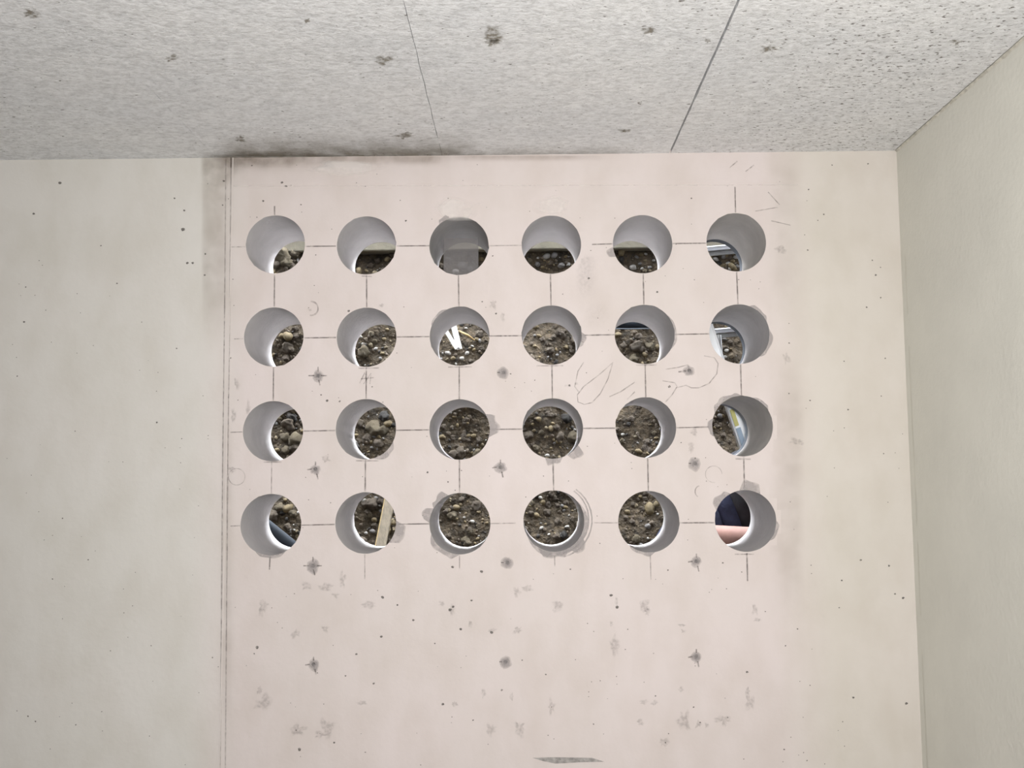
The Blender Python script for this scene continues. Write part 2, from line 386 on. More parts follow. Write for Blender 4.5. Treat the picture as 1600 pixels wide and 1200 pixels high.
soft(905, 470, 960, 520, M_SMUDGE, 'water_run', .4, .5, .3, .6, .25, 8, 8)
soft(340, 560, 368, 1195, M_STAIN, 'damp_stain', .5, .5, .3, .3, .3, 6, 20)
for (u, v_, a, b_) in ((715, 328, 38, 22), (862, 322, 30, 16), (545, 262, 60, 14)): blob(u, v_, a, b_, M_PALE, 'lime_bloom', rough=.3)
# formwork joint: raised burr with a dirty line on each side
jt, jb = wl(357.5, 244), wl(349, 1230)
box('formwork_joint_burr', (-.7485, -.7465, -.0012, .002, .3, CEIL), M_WALL, wall)
for du in (-5, 3):
    line([(358+du, 246), (356+du, 480), (353+du, 720), (351+du, 960), (349+du, 1215)], 2.0, M_PENCIL_L, 'joint_line')
line([(365, 291), (700, 290), (1247, 289)], 1.6, wear('pale_ridge', (.80, .74, .71), .6, 20, .3, .6), 'joint_line')

# setting-out grid
for s in ([(429,322),(429,336)],[(429,429),(428.6,479)],[(427.4,574),(427,626)],[(422,869),(421,890)],
          [(572.8,430),(573,480)],[(572.4,574),(572,623)],[(571,718),(570.6,768)],
          [(716.3,430),(717,479)],[(717.5,572),(717.6,624)],[(717.8,718),(718,770)],
          [(860,428),(861,477)],[(862.3,570),(863,623)],[(864,717),(865,766)],
          [(1005,428),(1006,476)],[(1008,570),(1009,621)],[(1012,716),(1013,767)],
          [(1148.4,292),(1149.2,332)],[(1151,425),(1153,475)],[(1157,569),(1158.5,618)],[(1162,714),(1163,764)],[(1167,864),(1168,908)]):
    line(s, 2.2, M_PENCIL)
for s in ([(424.6,721),(424,771)],[(570,866),(570,905)],[(718,868),(718,888)],[(866.5,868),(867,885)],[(1016,865),(1017,906)]):
    line(s, 1.7, M_PENCIL_L)
for s in ([(478,385),(525,384.6)],[(620,384.4),(671,384)],[(475.5,528),(525,527.4)],[(620,526.6),(671,526)],[(764.5,525),(815.5,524.6)],
          [(909,524),(960,523)],[(1055,522.6),(1108,521.6)],[(474.5,673.6),(524,672.6)],[(619,672.4),(671,671.6)],[(765,671),(816,670.4)],
          [(911,669.4),(961,669)],[(1057,668.4),(1112,667)],[(471,820.6),(523,819.4)],[(619,819),(671,818.4)],[(1062,817),(1116,816.6)],
          [(925,382),(957,381)],[(1051,380.6),(1103,380)]):
    line(s, 2.1, M_PENCIL)
for s in ([(360,386),(383,385.6)],[(764,384),(815,383.4)],[(366,529.6),(380,529.2)],[(360,675.6),(379,674.8)],[(360,822),(375,821.4)],[(766,818),(806,817.4)],[(928,816.8),(965,817)]):
    line(s, 1.7, M_PENCIL_L)
for s in ([(412,722),(440,722)],[(560,575.5),(592,575)],[(700,573.6),(737,573.2)],[(838,571.6),(880,571.4)],[(994,570.6),(1026,570.2)],[(565,431.4),(581,432)],[(1149,717),(1173,717.5)],[(556,720),(592,720)],[(1148,866),(1178,866)]):
    line(s, 2.0, M_PENCIL_L, 'pencil_tick')
# scribbled letters
for s in ([(958,566),(938,584),(912,604),(902,617),(903,628),(913,632),(925,629),(938,615),(950,592),(957,568)],
          [(904,612),(898,604),(903,580),(912,566)],[(952,620),(970,612),(992,597)],[(1040,577),(1060,574),(1075,570),(1076,576)],
          [(1035,595),(1054,598),(1058,604),(1050,617),(1040,628)],[(1056,606),(1072,602),(1080,606),(1092,606),(1108,599),(1120,584),(1122,568),(1116,559),(1100,556)],
          [(980,624),(992,612)],[(562,599),(570,582),(573,598)],[(568,600),(580,583),(578,600)],[(564,592),(584,590)],
          [(1180,330),(1215,324)],[(1200,300),(1218,320)],[(1165,268),(1178,258)],[(1205,345),(1235,352)],[(1140,262),(1152,252)]):
    line(s, 1.6, M_PENCIL_L, 'pencil_scribble')
line([(1060,581),(1073,580)], 2.6, M_PENCIL, 'pencil_tick')
# anchor holes: drilling dust and crosses
for i, (u, v_) in enumerate(ANCH):
    blob(u+random.uniform(-1, 1), v_+1, random.uniform(8, 11), random.uniform(8, 12), M_SLURRY, 'drill_dust_patch', .25, .22)
    blob(u, v_, 6.5, 6.5, M_SMUDGE, 'drill_dust_patch', .1, .2)
    if i in (0, 6): arms = ((-15,0,-6,0), (6,0,14,0), (0,-14,0,-6), (1,6,3,15))
    elif i in (3, 8, 11, 9, 4): arms = ((-13,1,-6,0), (0,-12,0,-6), (2,7,4,16))
    else: arms = ((-10,0,-6,0),)
    for a in arms: line([(u+a[0], v_+a[1]), (u+a[2], v_+a[3])], 2.0, M_PENCIL, 'pencil_tick')
# slurry round the bore rims (angles: 0 = right, 90 = up)
def rim(key, a0, a1, h, material=M_SLURRY):
    c = wl(*HOLES[key]); n = max(12, int((a1-a0)/1.5)); y = lay(); v = []; f = []; fd = []
    for i in range(n+1):
        t = i/n; a = math.radians(a0+(a1-a0)*t); env = min(1, 5*t, 5*(1-t))
        hh = h/620*env*(1+.6*noise.noise(Vector((a*4, key[0]*3.1, key[1]*2.7))))
        for q, al in ((RH+.0002, 1.0), (RH+.0002+max(0, hh)*.8, .95), (RH+.0002+max(0, hh), .35)):
            v.append((c.x+q*math.cos(a), y, c.z+q*math.sin(a))); fd.append(al)
    for i in range(n):
        for j in range(2): f.append((3*i+j, 3*i+j+1, 3*i+j+4, 3*i+j+3))
    obj('slurry_smear', v, f, material, wall, fade=fd)
for a in (((3,3),-15,30,13),((3,3),-70,-95,-5),((3,4),-62,-34,15),((3,4),-105,-72,10),((4,4),-150,40,7),((4,4),-62,-28,15),((4,4),-120,-60,9),
          ((4,3),112,150,9),((4,3),150,178,12),((4,3),-160,-90,7),((4,2),-40,4,12),((4,6),118,160,11),((4,6),60,100,13),((4,6),-40,0,5),((3,6),90,155,7),((3,6),165,200,7),
          ((3,2),-75,-25,7),((2,6),-50,10,5),((1,3),108,132,7),((2,4),-25,5,6),((1,5),185,205,9),((2,6),25,70,4),((3,6),30,70,3),((4,1),-120,-60,4),((2,5),-30,40,3),((2,3),115,160,3),((4,5),-130,-80,5)):
    if a[3] > 0 and a[2] > a[1]: rim(*a)
for (u, v_, r) in ((865, 812, 55), (866, 813, 59)):   # scored circles left by the drill crown
    line([(u+r*math.cos(math.radians(t)), v_-r*math.sin(math.radians(t))) for t in range(-75, 65, 10)], 2.2, M_SLURRY, 'scored_arc')
line([(486+11*math.cos(math.radians(t)), 482-11*math.sin(math.radians(t))) for t in range(-100, 95, 12)], 2.4, M_PENCIL_L, 'scored_arc')
line([(370+13*math.cos(math.radians(t)), 745-13*math.sin(math.radians(t))) for t in range(0, 361, 20)], 1.2, M_PENCIL_L, 'scored_arc')
line([(1115+13*math.cos(math.radians(t)), 741-13*math.sin(math.radians(t))) for t in range(0, 300, 20)], 1.0, M_PENCIL_L, 'scored_arc')
line([(1094+8*math.cos(math.radians(t)), 768-9*math.sin(math.radians(t))) for t in range(100, 260, 16)], 1.6, M_PENCIL_L, 'scored_arc')
# finger and boot smudges
for (u, v_, a, b_) in ((478,915,9,7),(508,918,9,6),(524,930,7,4),(575,945,14,7),(412,945,8,8),(408,955,5,7),(462,990,7,7),(508,982,8,6),(535,905,5,14),(690,943,4,5),(706,955,4,9),
        (735,975,4,5),(770,985,7,4),(808,925,6,9),(825,920,8,6),(872,945,9,10),(808,985,8,7),(412,1100,12,14),(406,1080,5,6),(465,1140,12,9),(512,1135,14,14),(500,1148,8,5),
        (565,1098,9,4),(710,1100,5,5),(755,1085,4,7),(766,1140,9,10),(812,1135,8,12),(862,1105,6,12),(1007,948,10,8),(1012,955,5,7),(1065,977,7,2),(1068,986,4,3),(1180,952,5,9),(1184,968,7,3),
        (1005,1097,8,4),(1022,1098,6,4),(1068,1125,10,16),(1092,1132,6,7),(1104,1134,4,4),(1130,1125,14,8),(1172,1095,9,16),(1168,1080,4,6),(1062,1078,6,4),(1000,1128,6,5),(1036,1160,8,9),
        (770,475,6,8),(785,495,4,7),(800,1088,3,8),(596,478,4,4),(484,484,4,3),(452,648,5,4),(510,718,7,5),(1010,700,8,6),(1080,700,6,7),(1085,676,7,6),(900,600,3,2),(887,603,4,2),
        (1220,390,10,6),(1245,690,12,5),(1228,560,6,10),(960,1010,7,18),(955,975,3,4),(963,940,3,6),(388,640,4,14),(370,600,4,10),(365,650,4,12),(440,560,8,4),(362,735,6,5)):
    blob(u, v_, a, b_, M_SMUDGE, 'grey_smudge', 0, .9, n=18)
# flat grey wedge-shaped patch at the foot of the picture
wp = [(832,1184),(866,1183),(925,1184),(944,1190),(905,1191),(868,1193),(848,1189)]
pv = [wl(*p) for p in wp]; yy = lay()
obj('grey_wedge_patch', [(p.x, yy, p.z) for p in pv], [tuple(range(len(pv)))], mat('rough_grey_wedge', (.36, .34, .325), .95, .4, 60, .003, 120), wall)
# blow-holes in the concrete skin, flat discs with the shade inside painted dark
PV, PF = [], []
def pit(u, v_, r):
    c = wl(u, v_); b0 = len(PV); n = 7; ph = random.random()*6
    if in_hole(c, .004): return
    for k in range(n):
        a = 2*math.pi*k/n; q = r/620*random.uniform(.65, 1.15); PV.append((c.x+q*1.15*math.cos(a+ph), -.0008, c.z+q*math.sin(a+ph)))
    PF.append(tuple(b0+k for k in range(n))[::-1])
for (u, v_, r) in ((94,286,2.6),(53,334,2.0),(286,359,3.2),(293,411,2.0),(301,411,2.0),(321,397,1.8),(288,329,1.8),(273,310,1.5),(158,384,1.4),(38,503,1.6),(245,660,1.6),(320,430,2),(350,283,2),
        (441,285,2.2),(447,291,2),(411,314,1.8),(707,886,2),(752,893,2.4),(598,933,2.2),(621,945,1.6),(737,938,1.6),(646,969,1.8),(596,995,2),(402,1012,2.6),(557,1022,1.6),(584,1068,1.8),(692,1100,2),
        (703,953,3),(708,948,2),(768,988,2.2),(720,983,2),(468,1171,2.4),(522,1160,1.6),(784,1078,1.6),(1345,875,1.6),(1389,884,1.8),(1398,928,1.5),(1411,934,2),(1315,907,1.4),(1368,430,1.6),(1376,465,1.4),
        (1354,480,1.6),(1383,560,1.4),(1325,640,1.4),(1416,1099,2),(1167,1050,2.2),(964,949,2.6),(955,930,2.2),(668,738,1.8),(700,753,1.5),(511,626,2),(531,627,1.6),(920,435,1.8),(1027,456,1.8),
        (545,486,2),(775,490,1.6),(1046,604,2.2),(890,602,1.8),(1110,360,1.4),(1080,310,1.4),(980,345,1.6),(974,352,1.6),(634,345,1.6),(770,400,1.2),(1287,335,1.4),(1300,258,1.2),(1356,256,1.4),(1333,1090,1.6)):
    pit(u, v_, r)
for i in range(420):
    u = random.uniform(5, 1415); v_ = random.uniform(255, 1195)
    if 360 < u < 1250 or random.random() < .6: pit(u, v_, random.choice((.6, .7, .8, .9, 1.2)))
po = obj('blow_holes', PV, PF, wear('blow_hole_painted_shade', (.16, .145, .135), .75, 200, .2, .5, fade=False), wall); po['kind'] = 'stuff'

# ------------------------------------------------------------------ room shell
def slab(name, b, material): return struct(box(name, b, material))
slab('floor', (-3.2, 1.3, -5.2, 0, -.1, 0), M_ROOM)
# right-hand wall, a touch out of plumb
rb = [(.967, 0), (.967, -5.2), (1.25, -5.2), (1.25, 0)]
v = [(x-.008, y, 0) for x, y in rb]+[(x+.006, y, 2.60) for x, y in rb]
wr = struct(obj('wall_right', v, [(0,1,2,3), (7,6,5,4)]+[(k, k+4, (k+1) % 4+4, (k+1) % 4) for k in range(4)], M_SIDE), 'plain grey-green plastered side wall meeting the drilled wall at right', 'wall')
# thin pale mortar line beside the corner and the ragged joint under the ceiling
v = []; f = []
for i in range(120):
    z = .55+i*.0135; w_ = .0011*(1+noise.noise(Vector((0, 0, z*9)))); x = .967-.008+.014*z/2.6-.0006; y = -.028-.004*noise.noise(Vector((1, 0, z*3)))
    v += [(x, y-w_, z), (x, y+w_, z)]
for i in range(119):
    if noise.noise(Vector((4, 1, i*.11))) > -.25: f.append((2*i, 2*i+1, 2*i+3, 2*i+2))
obj('mortar_line', v, f, mat('pale_mortar', (.66, .64, .56), .9, .1), wr)
v = []; f = []; N = 200
for i in range(N+1):
    y = -2.4*i/N; h_ = .004+.006*abs(noise.noise(Vector((0, y*22, 3))))+.004*abs(noise.noise(Vector((0, y*70, 5)))); x = .967-.008+.014*2.44/2.6
    v += [(x-.004-.003*noise.noise(Vector((2, y*40, 0))), y, CEIL), (x+.001, y, CEIL-h_), (x+.004, y, CEIL)]
for i in range(N): f += [(3*i, 3*i+1, 3*i+4, 3*i+3), (3*i+1, 3*i+2, 3*i+5, 3*i+4)]
obj('ceiling_joint_mortar', v, f, mat('ragged_mortar', (.60, .575, .50), .95, .3, 60), wr)
slab('wall_left', (-3.4, -3.2, -5.2, .27, 0, 2.6), M_ROOM)
slab('wall_rear', (-3.2, 1.25, -5.4, -5.2, 0, 2.6), M_ROOM)

ceil = struct(box('ceiling', (-3.4, 1.3, -5.4, 0, CEIL+.03, CEIL+.25), M_ROOM), 'pale rough concrete ceiling cast in long strips', 'ceiling')
joints = [-3.19, -.792, -.203, .388, .966]; gaps = [0, .0007, .0013, .0048, 0]
def edge(i, sgn, n=160):
    pts = []
    for k in range(n+1):
        y = -5.2*(1-k/n)**1.0
        g_ = gaps[i]*(1 if i != 1 else max(0, min(1, (y+.46)*6)))
        pts.append((joints[i]+sgn*g_/2+(.0016*noise.noise(Vector((i*9, y*14, sgn)))+.0008*noise.noise(Vector((i*5, y*60, sgn))) if g_ else 0), y))
    return pts
for i in range(len(joints)-1):
    A = edge(i, 1); B = edge(i+1, -1); n = len(A); v = []; f = []
    for (x, y), (x2, y2) in zip(A, B): v += [(x, y, CEIL), (x2, y2, CEIL), (x, y, CEIL+.03), (x2, y2, CEIL+.03)]
    for k in range(n-1):
        a = 4*k; f += [(a, a+4, a+5, a+1), (a, a+2, a+6, a+4), (a+1, a+5, a+7, a+3)]
    obj('ceiling_strip', v, f, M_CEIL, ceil)
# broken-out patches and stains on the ceiling
def cpatch(u, v_, ru, rv, material, name, dz=.0006, fade=False, n=22, edge_=0.0, rough=.8):
    c = cl(u, v_); s = u*.13+v_*.29; v = [(c.x, c.y, CEIL-dz)]; f = []; fd = [1.0]
    ex = cl(u+ru, v_)-c; ey = cl(u, v_-rv)-c
    for q, al in ((.6, 1.0), (1.0, edge_)):
        for k in range(n):
            a = 2*math.pi*k/n; j = 1+rough*noise.noise(Vector((math.cos(a)*2+s, math.sin(a)*2, s)))+rough*.5*noise.noise(Vector((math.cos(a)*6+s, math.sin(a)*6, s)))
            p = c+ex*(q*j*math.cos(a))+ey*(q*j*math.sin(a)); v.append((p.x, min(p.y, -.0005), CEIL-dz)); fd.append(al)
    for k in range(n): f.append((0, 1+k, 1+(k+1) % n)); f.append((1+k, 1+n+k, 1+n+(k+1) % n, 1+(k+1) % n))
    return obj(name, v, f, material, ceil, fade=fd)
M_CSTAIN = wear('brown_ceiling_stain', (.28, .25, .20), .72, 110, .42, .60)
for (u, v_, a, b_) in ((770,57,17,14),(769,66,13,6),(598,93,14,8),(268,91,12,6),(50,20,14,7),(376,217,9,5),(1014,47,13,5),(976,204,10,3),(1202,76,13,5),(1000,161,4,3),(632,212,12,6),(1495,66,7,4),(480,32,5,4),(1106,62,4,4)):
    cpatch(u, v_, a, b_, M_CSTAIN, 'broken_patch', edge_=.1)
def csoft(u0, v0, u1, v1, s, nx=30, nz_=8):
    v = []; fd = []; f = []
    for j in range(nz_+1):
        for i in range(nx+1):
            p = cl(u0+(u1-u0)*i/nx, v0+(v1-v0)*j/nz_); v.append((p.x, min(p.y, -.0004), CEIL-.0004-.00002*s))
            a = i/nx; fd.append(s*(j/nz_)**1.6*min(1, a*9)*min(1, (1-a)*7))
    for j in range(nz_):
        for i in range(nx): k = j*(nx+1)+i; f.append((k, k+1, k+nx+2, k+nx+1))
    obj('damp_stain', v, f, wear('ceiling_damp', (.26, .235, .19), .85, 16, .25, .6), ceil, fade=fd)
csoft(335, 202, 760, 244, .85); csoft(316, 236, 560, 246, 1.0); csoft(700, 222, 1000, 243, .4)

# ------------------------------------------------------------------ outside: trench, gravel bank, neighbour's foundation
ZG = .55
found_y = 1.66
zf = at(720, 391, found_y).z
def bank_y(x, z):
    return 1.60+.10*(z-1.6)+.045*noise.noise(Vector((x*2.3, z*2.3, 0)))+.022*noise.noise(Vector((x*7, z*7, 4)))+.008*noise.noise(Vector((x*24, z*24, 9)))
NX, NZ = 300, 130; v = []; f = []
for j in range(NZ+1):
    for i in range(NX+1):
        x = -4+8*i/NX; z = ZG-.1+(zf-ZG+.1)*j/NZ; v.append((x, bank_y(x, z), z))
for j in range(NZ):
    for i in range(NX): k = j*(NX+1)+i; f.append((k, k+1, k+NX+2, k+NX+1))
b0 = len(v); v += [(-4, 2.6, ZG-.1), (4, 2.6, ZG-.1), (4, 2.6, zf), (-4, 2.6, zf)]
top = [NZ*(NX+1)+i for i in range(NX+1)]
for i in range(NX):
    p = v[top[i]]; 
f += [(top[0], *top[1:], b0+2, b0+3)]
bank = struct(obj('soil_bank', v, f, M_SOIL, smooth=True), 'dark brown gravelly soil bank seen through the drilled holes', 'soil')
tf = struct(box('trench_floor', (-4, 4, .0, 2.6, ZG-.25, ZG), M_SOIL), 'soil floor of the trench behind the wall', 'ground')
tf.location.y = 0
for s in (-1, 1):
    struct(box('trench_light_block', (min(s*3.3, s*4.0), max(s*3.3, s*4.0), T+.01, 1.95, ZG-.05, zf+1.15), M_SOIL), 'added unseen block shutting sky light out at the %s end of the trench behind the wall' % ('left' if s < 0 else 'right'), 'soil')  # unseen blocks, added to keep horizon light out of the trench
fo = struct(box('neighbour_foundation', (-4, 4, found_y, 2.6, zf, zf+1.15), M_FOUND, bevel=.006), 'grey-green concrete foundation resting on the soil bank', 'foundation')

# stones in the bank
def stone_mesh(seed, flat):
    bm = bmesh.new(); bmesh.ops.create_icosphere(bm, subdivisions=2, radius=1)
    for q in bm.verts:
        p = q.co.copy(); k = 1+.22*noise.noise(p*1.1+Vector((seed*3.7, 0, 0)))+.10*noise.noise(p*2.6+Vector((0, seed*5.1, 0)))
        q.co = Vector((p.x*k, p.y*k*flat[0], p.z*k*flat[1]))
    vv = [q.co.copy() for q in bm.verts]; ff = [tuple(x.index for x in t.verts) for t in bm.faces]; bm.free(); return vv, ff
SH = [stone_mesh(i, (random.uniform(.6, .9), random.uniform(.55, .9))) for i in range(8)]
def clod_mesh(seed):
    bm = bmesh.new(); bmesh.ops.create_icosphere(bm, subdivisions=3, radius=1)
    for q in bm.verts:
        p = q.co.copy(); k = .95+.42*noise.noise(p*1.2+Vector((seed*3.3, 1, 0)))+.30*noise.noise(p*2.7+Vector((0, seed*4.1, 2)))+.16*noise.noise(p*6+Vector((seed, 0, 5)))
        q.co = Vector((p.x*k, p.y*k*.55, p.z*k*.85))
    vv = [q.co.copy() for q in bm.verts]; ff = [tuple(x.index for x in t.verts) for t in bm.faces]; bm.free(); return vv, ff
NSH = len(SH); SH += [clod_mesh(i) for i in range(5)]
SME = {}
def stone_data(si, mi):
    if (si, mi) not in SME:
        me = bpy.data.meshes.new('stone'); vv, ff = SH[si]; me.from_pydata([tuple(q) for q in vv], [], ff); me.update()
        me.polygons.foreach_set('use_smooth', [True]*len(ff)); me.materials.append(STM[mi]); SME[(si, mi)] = me
    return SME[(si, mi)]
fars = [(c, at(*HOLES[k], 0)) for k, c, _, _ in bores]
def seen(p):
    d = p-CAM
    a = CAM+d*((0-CAM.y)/d.y); b = CAM+d*((T-CAM.y)/d.y)
    return any((a.x-c.x)**2+(a.z-c.z)**2 < RH**2 and (b.x-c.x)**2+(b.z-c.z)**2 < RH**2 for _, c, _, _ in bores)
stones = []   # (pos, size, shape, mat, rot)
def seat(u, v_, rpx, mi, si=None, flat=None):
    p = at(u, v_, 1.60); p = at(u, v_, bank_y(p.x, p.z)); s = rpx*(p.y-CAM.y)/FPX
    stones.append((p+Vector((0, -s*.15, 0)), s, (random.randrange(8) if mi < 3 else NSH+random.randrange(5)) if si is None else si, mi, (random.uniform(-.4, .4), random.uniform(-.5, .5), random.uniform(-.4, .4)), True))
for a in ((854,401,7,0),(866,399,6,1),(841,413,6,1),(877,415,6,1),(888,413,4,0),(848,418,4,2),(859,413,5,3),(874,403,3,0),(884,401,4,2),(841,403,3,0),(868,411,3,1),(854,419,2.5,2),(861,407,3.5,1),
          (989,418,6,0),(1002,398,4,2),(1008,407,4,2),(1009,397,3,0),(995,402,4,1),(1021,407,3,0),(1000,412,4,1),(1015,418,4,1),(972,398,3,2),(985,410,4,3),(1003,420,3,0),
          (1118,405,5,0),(1131,401,5,1),(1138,412,5,0),(1129,415,4,2),(1150,402,5,0),(1141,420,4,0),(1152,416,4,1),(1145,408,4,2),(1124,411,4,5),
          (437,397,15,4),(460,396,12,4),(447,410,12,4),(432,412,8,3),(455,418,8,3),
          (446,684,9,4),(463,687,12,4),(450,664,11,3),(456,652,9,5),(447,703,7,4),(460,700,8,3),
          (584,668,13,4),(597,672,9,4),(592,692,8,3),(606,662,7,2),(575,684,7,3),(600,650,9,5),
          (438,793,8,4),(458,802,7,4),(449,823,6,3),(448,839,3,0),(452,827,3,0),(460,828,2.5,0),(446,781,4,2),
          (876,521,6,0),(836,541,4,2),(848,531,5,3),(884,543,4,2),(860,548,7,3),(842,525,4,2),
          (1015,542,8,4),(990,561,9,4),(965,523,6,2),(997,525,6,3),(1000,545,7,3),(975,540,6,3),
          (886,654,9,5),(896,684,11,4),(846,676,5,4),(857,646,5,3),(838,700,6,4),(873,690,6,2),(842,655,5,2),(870,668,6,3),(855,712,4,0),  # first entry stands in for a dark cavity, its shade put into the colour
          (994,682,4,4),(998,705,6,2),(973,679,3,0),(985,655,6,3),(1010,690,6,3),
          (710,651,4,2),(740,681,5,2),(693,683,4,2),(706,684,5,3),(738,707,3,2),(714,697,4,3),(727,662,5,3),
          (994,842,7,4),(988,815,5,3),(1004,795,5,3),(980,800,5,2),(1012,822,5,1),(1000,776,4,2),
          (707,805,8,4),(728,845,8,4),(713,793,6,2),(738,815,4,0),(722,780,5,3),(748,800,4,2),(700,838,6,3),(735,830,5,4),
          (855,800,6,3),(846,825,4,0),(886,823,4,0),(870,838,6,3),(848,785,5,2),(885,850,6,3),(838,805,5,2),(872,790,5,3),
          (563,526,4,0),(580,521,5,4),(600,530,4,2),(587,545,4,0),(605,515,4,2),(572,548,5,3),(598,552,4,2),(568,538,4,0),(585,533,5,4),
          (730,552,4,0),(700,552,5,0),(722,560,4,0),(745,530,4,2),(752,545,5,3),(738,541,3,0),(708,560,4,2),(750,520,4,0),(728,513,3,0),
          (570,782,4,0),(588,778,4,1),(575,800,5,3),(582,830,5,1),(572,833,3,0),(597,770,4,1),(585,812,5,2),(594,790,3,0),
          (440,525,5,2),(455,545,6,3),(448,560,6,3),(462,525,5,3),(590,408,5,3),(605,405,5,2),(578,415,5,3),(612,398,4,3),
          (700,405,6,1),(722,415,8,1),(735,420,5,1),(712,425,6,0),(752,405,5,2),(690,415,5,3),
          (1120,542,4,2),(1135,548,4,0),(1142,546,3,2),(1132,558,4,0),(1140,535,4,3),(1132,530,4,1),(1125,650,5,1),(1118,665,4,3),(1130,680,5,3),(1122,690,4,3),(1140,690,4,3)):
    seat(*a[:4])
rr = random.Random(3)
for i in range(12000):
    x = rr.uniform(-2.0, 2.1); z = rr.uniform(1.05, zf-.005); s = .0035+.011*rr.random()**2.8
    if rr.random() < .025: s = rr.uniform(.018, .030)
    mi = rr.choices(range(6), (.035, .10, .16, .52, .09, .095))[0]
    if s > .011 and mi < 2: mi = 3
    stones.append((Vector((x, bank_y(x, z)-s*.15, z)), s, rr.randrange(8) if mi in (0, 1, 2) or s < .010 else NSH+rr.randrange(5), mi, (rr.uniform(-.5, .5), rr.uniform(-3, 3), rr.uniform(-.5, .5)), False))
vis = sorted([i for i, s in enumerate(stones) if seen(s[0])], key=lambda i: -stones[i][1]-(1 if stones[i][5] else 0))[:295]
vset = set(vis)
from mathutils import Euler
for i in vis:
    p, s, si, mi, ro, _ = stones[i]
    o = bpy.data.objects.new('stone', stone_data(si, mi)); COL.objects.link(o); o.parent = bank
    o.location = p; o.rotation_euler = ro; o.scale = (s, s, s)
GV, GF, GM = [], [], []
for i, (p, s, si, mi, ro, _) in enumerate(stones):
    if i in vset: continue
    Rm = Euler(ro).to_matrix(); b0 = len(GV); vv, ff = SH[si]
    GV += [tuple(p+Rm @ (q*s)) for q in vv]; GF += [(a+b0, b+b0, c+b0) for a, b, c in ff]; GM += [mi]*len(ff)
g = obj('gravel', GV, GF, STM[0], bank, smooth=True); g['kind'] = 'stuff'
for m_ in STM[1:]: g.data.materials.append(m_)
g.data.polygons.foreach_set('material_index', GM)

# ------------------------------------------------------------------ things in and behind the holes
# translucent plastic sheet standing inside a bore
c13 = wl(*HOLES[(1, 3)]); py = .085
a = at(693, 372, py); b = at(747.5, 372, py); zb = c13.z-math.sqrt(max(1e-6, (RH-.001)**2-max((a.x-c13.x)**2, (b.x-c13.x)**2)))
sh = box('plastic_sheet', (a.x, b.x, py, py+.003, zb+.001, a.z), M_SMOKY, bevel=.0008)
tag(sh, 'smoky see-through plastic sheet standing inside the third hole of the top row', 'plastic sheet')

# folded white rule stuck in the bank
fr = empty('folding_rule', at(717, 548, 1.5)); tag(fr, 'white folding rule bent into a V against the soil behind the wall', 'folding rule')
def px_bar(name, p0, p1, wpx, dep, y, material, parent, y1=None, side=None):
    A = at(*p0, y); B = at(*p1, y if y1 is None else y1); sc = (y-CAM.y)/FPX
    return beam(name, A, B, wpx*sc, dep, material, parent)
px_bar('rule_segment', (718, 546), (699, 470), 9, .004, 1.49, M_RULE, fr)
px_bar('rule_segment', (714, 545), (674, 480), 6.5, .004, 1.482, M_RULE, fr)
h = at(716.5, 543, 1.478); tube('hinge_rivet', [h, h+Vector((0, .02, 0))], .004, M_GREYM, fr, 10)
tw = tube('twig', [at(719, 518, 1.535), at(731, 524, 1.525), at(742, 532, 1.53)], [.004, .0055, .003], M_TWIG, None, 8)
tag(tw, 'straw-coloured twig lying on the soil beside the white folding rule', 'twig')
# timber batten
bt = empty('timber_batten', at(590, 862, 1.40)); tag(bt, 'weathered timber batten leaning against the soil bank', 'batten')
BA, BB = at(621, 722, 1.52), at(590, 880, 1.40); BB = BA+(BB-BA)*((BA.z-ZG)/(BA.z-BB.z)); bt.location = BB
beam('timber', BA, BB, .039, .025, M_WOOD, bt)
beam('timber_edge_strip', BA, BB, .004, .0254, M_TWIG, bt, off=(-.0205, 0))
# dark plastic pipe
PA, PB = at(398, 806, .31), at(475, 868, .40); PB = PA+(PB-PA)*((PA.z-ZG-.012)/(PA.z-PB.z))
dp = tube('drain_pipe', [PA.lerp(PB, i/8) for i in range(9)], .017, M_PIPE, None, 20)
tag(dp, 'dark blue plastic pipe crossing below the lowest left-hand hole', 'pipe')
cp = empty('cable_conduit', at(940, 506, 1.52)); tag(cp, 'dark conduit lying along the soil bank behind the second row of holes', 'conduit')
tube('conduit_tube', [at(925, 505, 1.50), at(980, 506, 1.50), at(1045, 505, 1.50)], .019, M_PIPE, cp, 16)
tube('conduit_edge_highlight', [at(925, 513, 1.48), at(980, 514, 1.48), at(1045, 513, 1.48)], .0022, M_SLEEVE, cp, 8)  # thin tube, the grey highlight along the conduit's lower edge made as a shape

